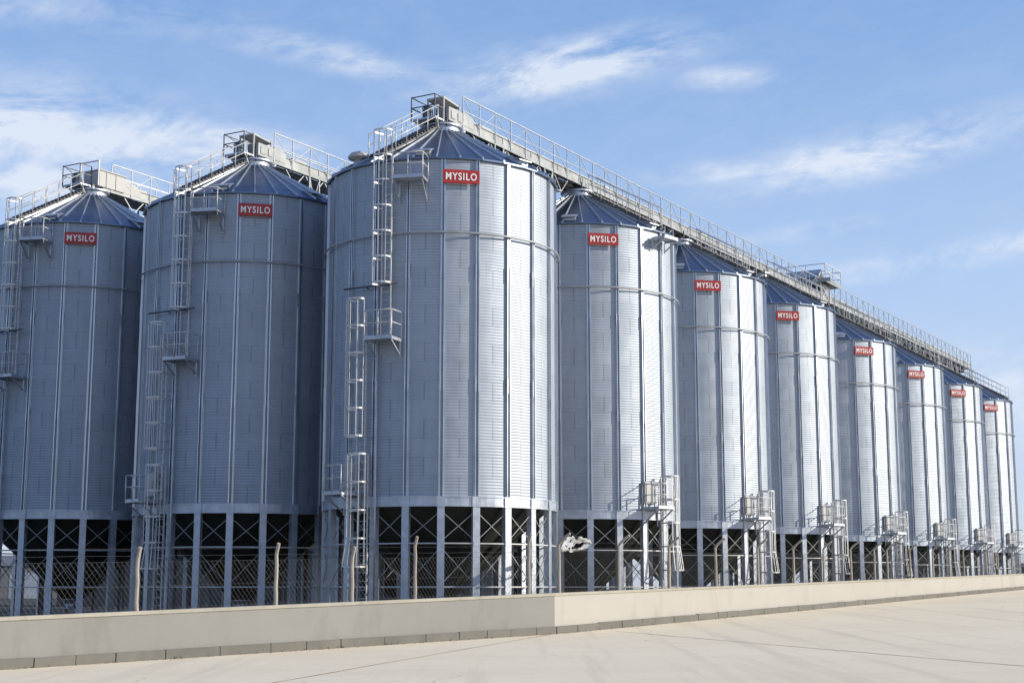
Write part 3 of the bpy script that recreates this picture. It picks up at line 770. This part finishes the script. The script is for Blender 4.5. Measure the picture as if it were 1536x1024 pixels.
SUN_AZ, SUN_EL = 85, 22
sv = V((sin(radians(SUN_AZ))*cos(radians(SUN_EL)), -cos(radians(SUN_AZ))*cos(radians(SUN_EL)), sin(radians(SUN_EL))))
sun = bpy.data.lights.new('sun', 'SUN'); so_ = bpy.data.objects.new('sun', sun); col.objects.link(so_)
sun.energy = 3.8; sun.angle = radians(.55); sun.color = (1.0, .91, .76)
so_.rotation_euler = sv.to_track_quat('Z', 'Y').to_euler(); so_.location = (40, 0, 60)

w = bpy.data.worlds.new('World'); scene.world = w; w.use_nodes = True; t = w.node_tree
bg = t.nodes['Background']
sky = N(t, 'ShaderNodeTexSky', sky_type='NISHITA'); sky.sun_disc = False
sky.sun_elevation = radians(SUN_EL); sky.sun_rotation = atan2(sv.x, sv.y)
sky.air_density = 1.0; sky.dust_density = .6; sky.ozone_density = 1.6; sky.altitude = 100
tc = N(t, 'ShaderNodeTexCoord'); d = tc.outputs['Generated']
sp = N(t, 'ShaderNodeSeparateXYZ', inp={0: d}); x, y, z = sp.outputs
a = math_(t, 'ARCTAN2', x, y); e = math_(t, 'ARCSINE', z)
# wisps: noise stretched along the horizon, on the cloud deck
pv = N(t, 'ShaderNodeCombineXYZ', inp={0: math_(t, 'MULTIPLY', a, 10.0), 1: math_(t, 'MULTIPLY_ADD', a, -3.0, math_(t, 'MULTIPLY', e, 27.0)), 2: 3.7}).outputs[0]
n1 = noise_(t, pv, 1.0, 9, .66, .5)
pv2 = N(t, 'ShaderNodeCombineXYZ', inp={0: math_(t, 'MULTIPLY', a, 44.0), 1: math_(t, 'MULTIPLY_ADD', a, -9.0, math_(t, 'MULTIPLY', e, 100.0)), 2: 9.1}).outputs[0]
n2 = noise_(t, pv2, 1.0, 6, .6, .3)
tot = None
for (a0, e0, sa_, se_, tl, amp) in CL if 'CL' in globals() else [
    (-.32, .290, .09, .022, -.05, .9), (-.36, .262, .08, .018, -.05, .85), (-.22, .292, .06, .014, -.1, .7), (-.13, .350, .06, .008, -.15, .5), (-.30, .365, .10, .010, 0, .3),
    (.035, .343, .065, .013, .15, .95), (-.02, .330, .05, .008, .1, .45), (.245, .280, .065, .011, .14, .95), (.16, .274, .05, .006, .05, .5), (.15, .335, .025, .006, .0, .55),
    (.30, .212, .12, .007, .12, .5), (.20, .232, .05, .005, .1, .3), (.34, .120, .10, .025, .0, .45)]:
    da = math_(t, 'SUBTRACT', a, a0); de = math_(t, 'SUBTRACT', math_(t, 'SUBTRACT', e, e0), math_(t, 'MULTIPLY', da, tl))
    q = math_(t, 'ADD', math_(t, 'POWER', math_(t, 'ABSOLUTE', math_(t, 'DIVIDE', da, sa_)), 2.0), math_(t, 'POWER', math_(t, 'ABSOLUTE', math_(t, 'DIVIDE', de, se_)), 2.0))
    g = math_(t, 'MULTIPLY', math_(t, 'EXPONENT', math_(t, 'MULTIPLY', q, -.6)), amp)
    tot = g if tot is None else math_(t, 'MAXIMUM', tot, g)
base = math_(t, 'MAXIMUM', tot, .05)
nn = math_(t, 'ADD', math_(t, 'MULTIPLY', n1, .75), math_(t, 'MULTIPLY', n2, .25))
cov = math_(t, 'MULTIPLY', base, math_(t, 'MAXIMUM', math_(t, 'MULTIPLY_ADD', nn, 6.2, -2.4), 0.0))
cov = N(t, 'ShaderNodeClamp', inp={0: cov, 1: 0.0, 2: .74}).outputs[0]
K = .12*2**.45
gr = ramp(t, math_(t, 'DIVIDE', math_(t, 'MAXIMUM', e, 0.0), pi/2), [(0, (.60/K, .69/K, .87/K)), (.05, (.55/K, .66/K, .90/K)), (.13, (.45/K, .62/K, .93/K)), (.24, (.24/K, .425/K, .80/K)), (.5, (.11/K, .23/K, .58/K)), (1, (.07/K, .16/K, .45/K))])
skyc = N(t, 'ShaderNodeMix', data_type='RGBA', inp={0: .8, 6: sky.outputs[0], 7: gr}).outputs[2]
cl = N(t, 'ShaderNodeMix', data_type='RGBA', inp={0: cov, 6: skyc, 7: (5.2, 5.5, 6.0, 1)})
t.links.new(cl.outputs[2], bg.inputs['Color']); bg.inputs['Strength'].default_value = .12

vs = scene.view_settings; scene.display_settings.display_device = 'sRGB'
vs.view_transform = 'Standard'; vs.look = 'None'; vs.exposure = .45; vs.gamma = 1
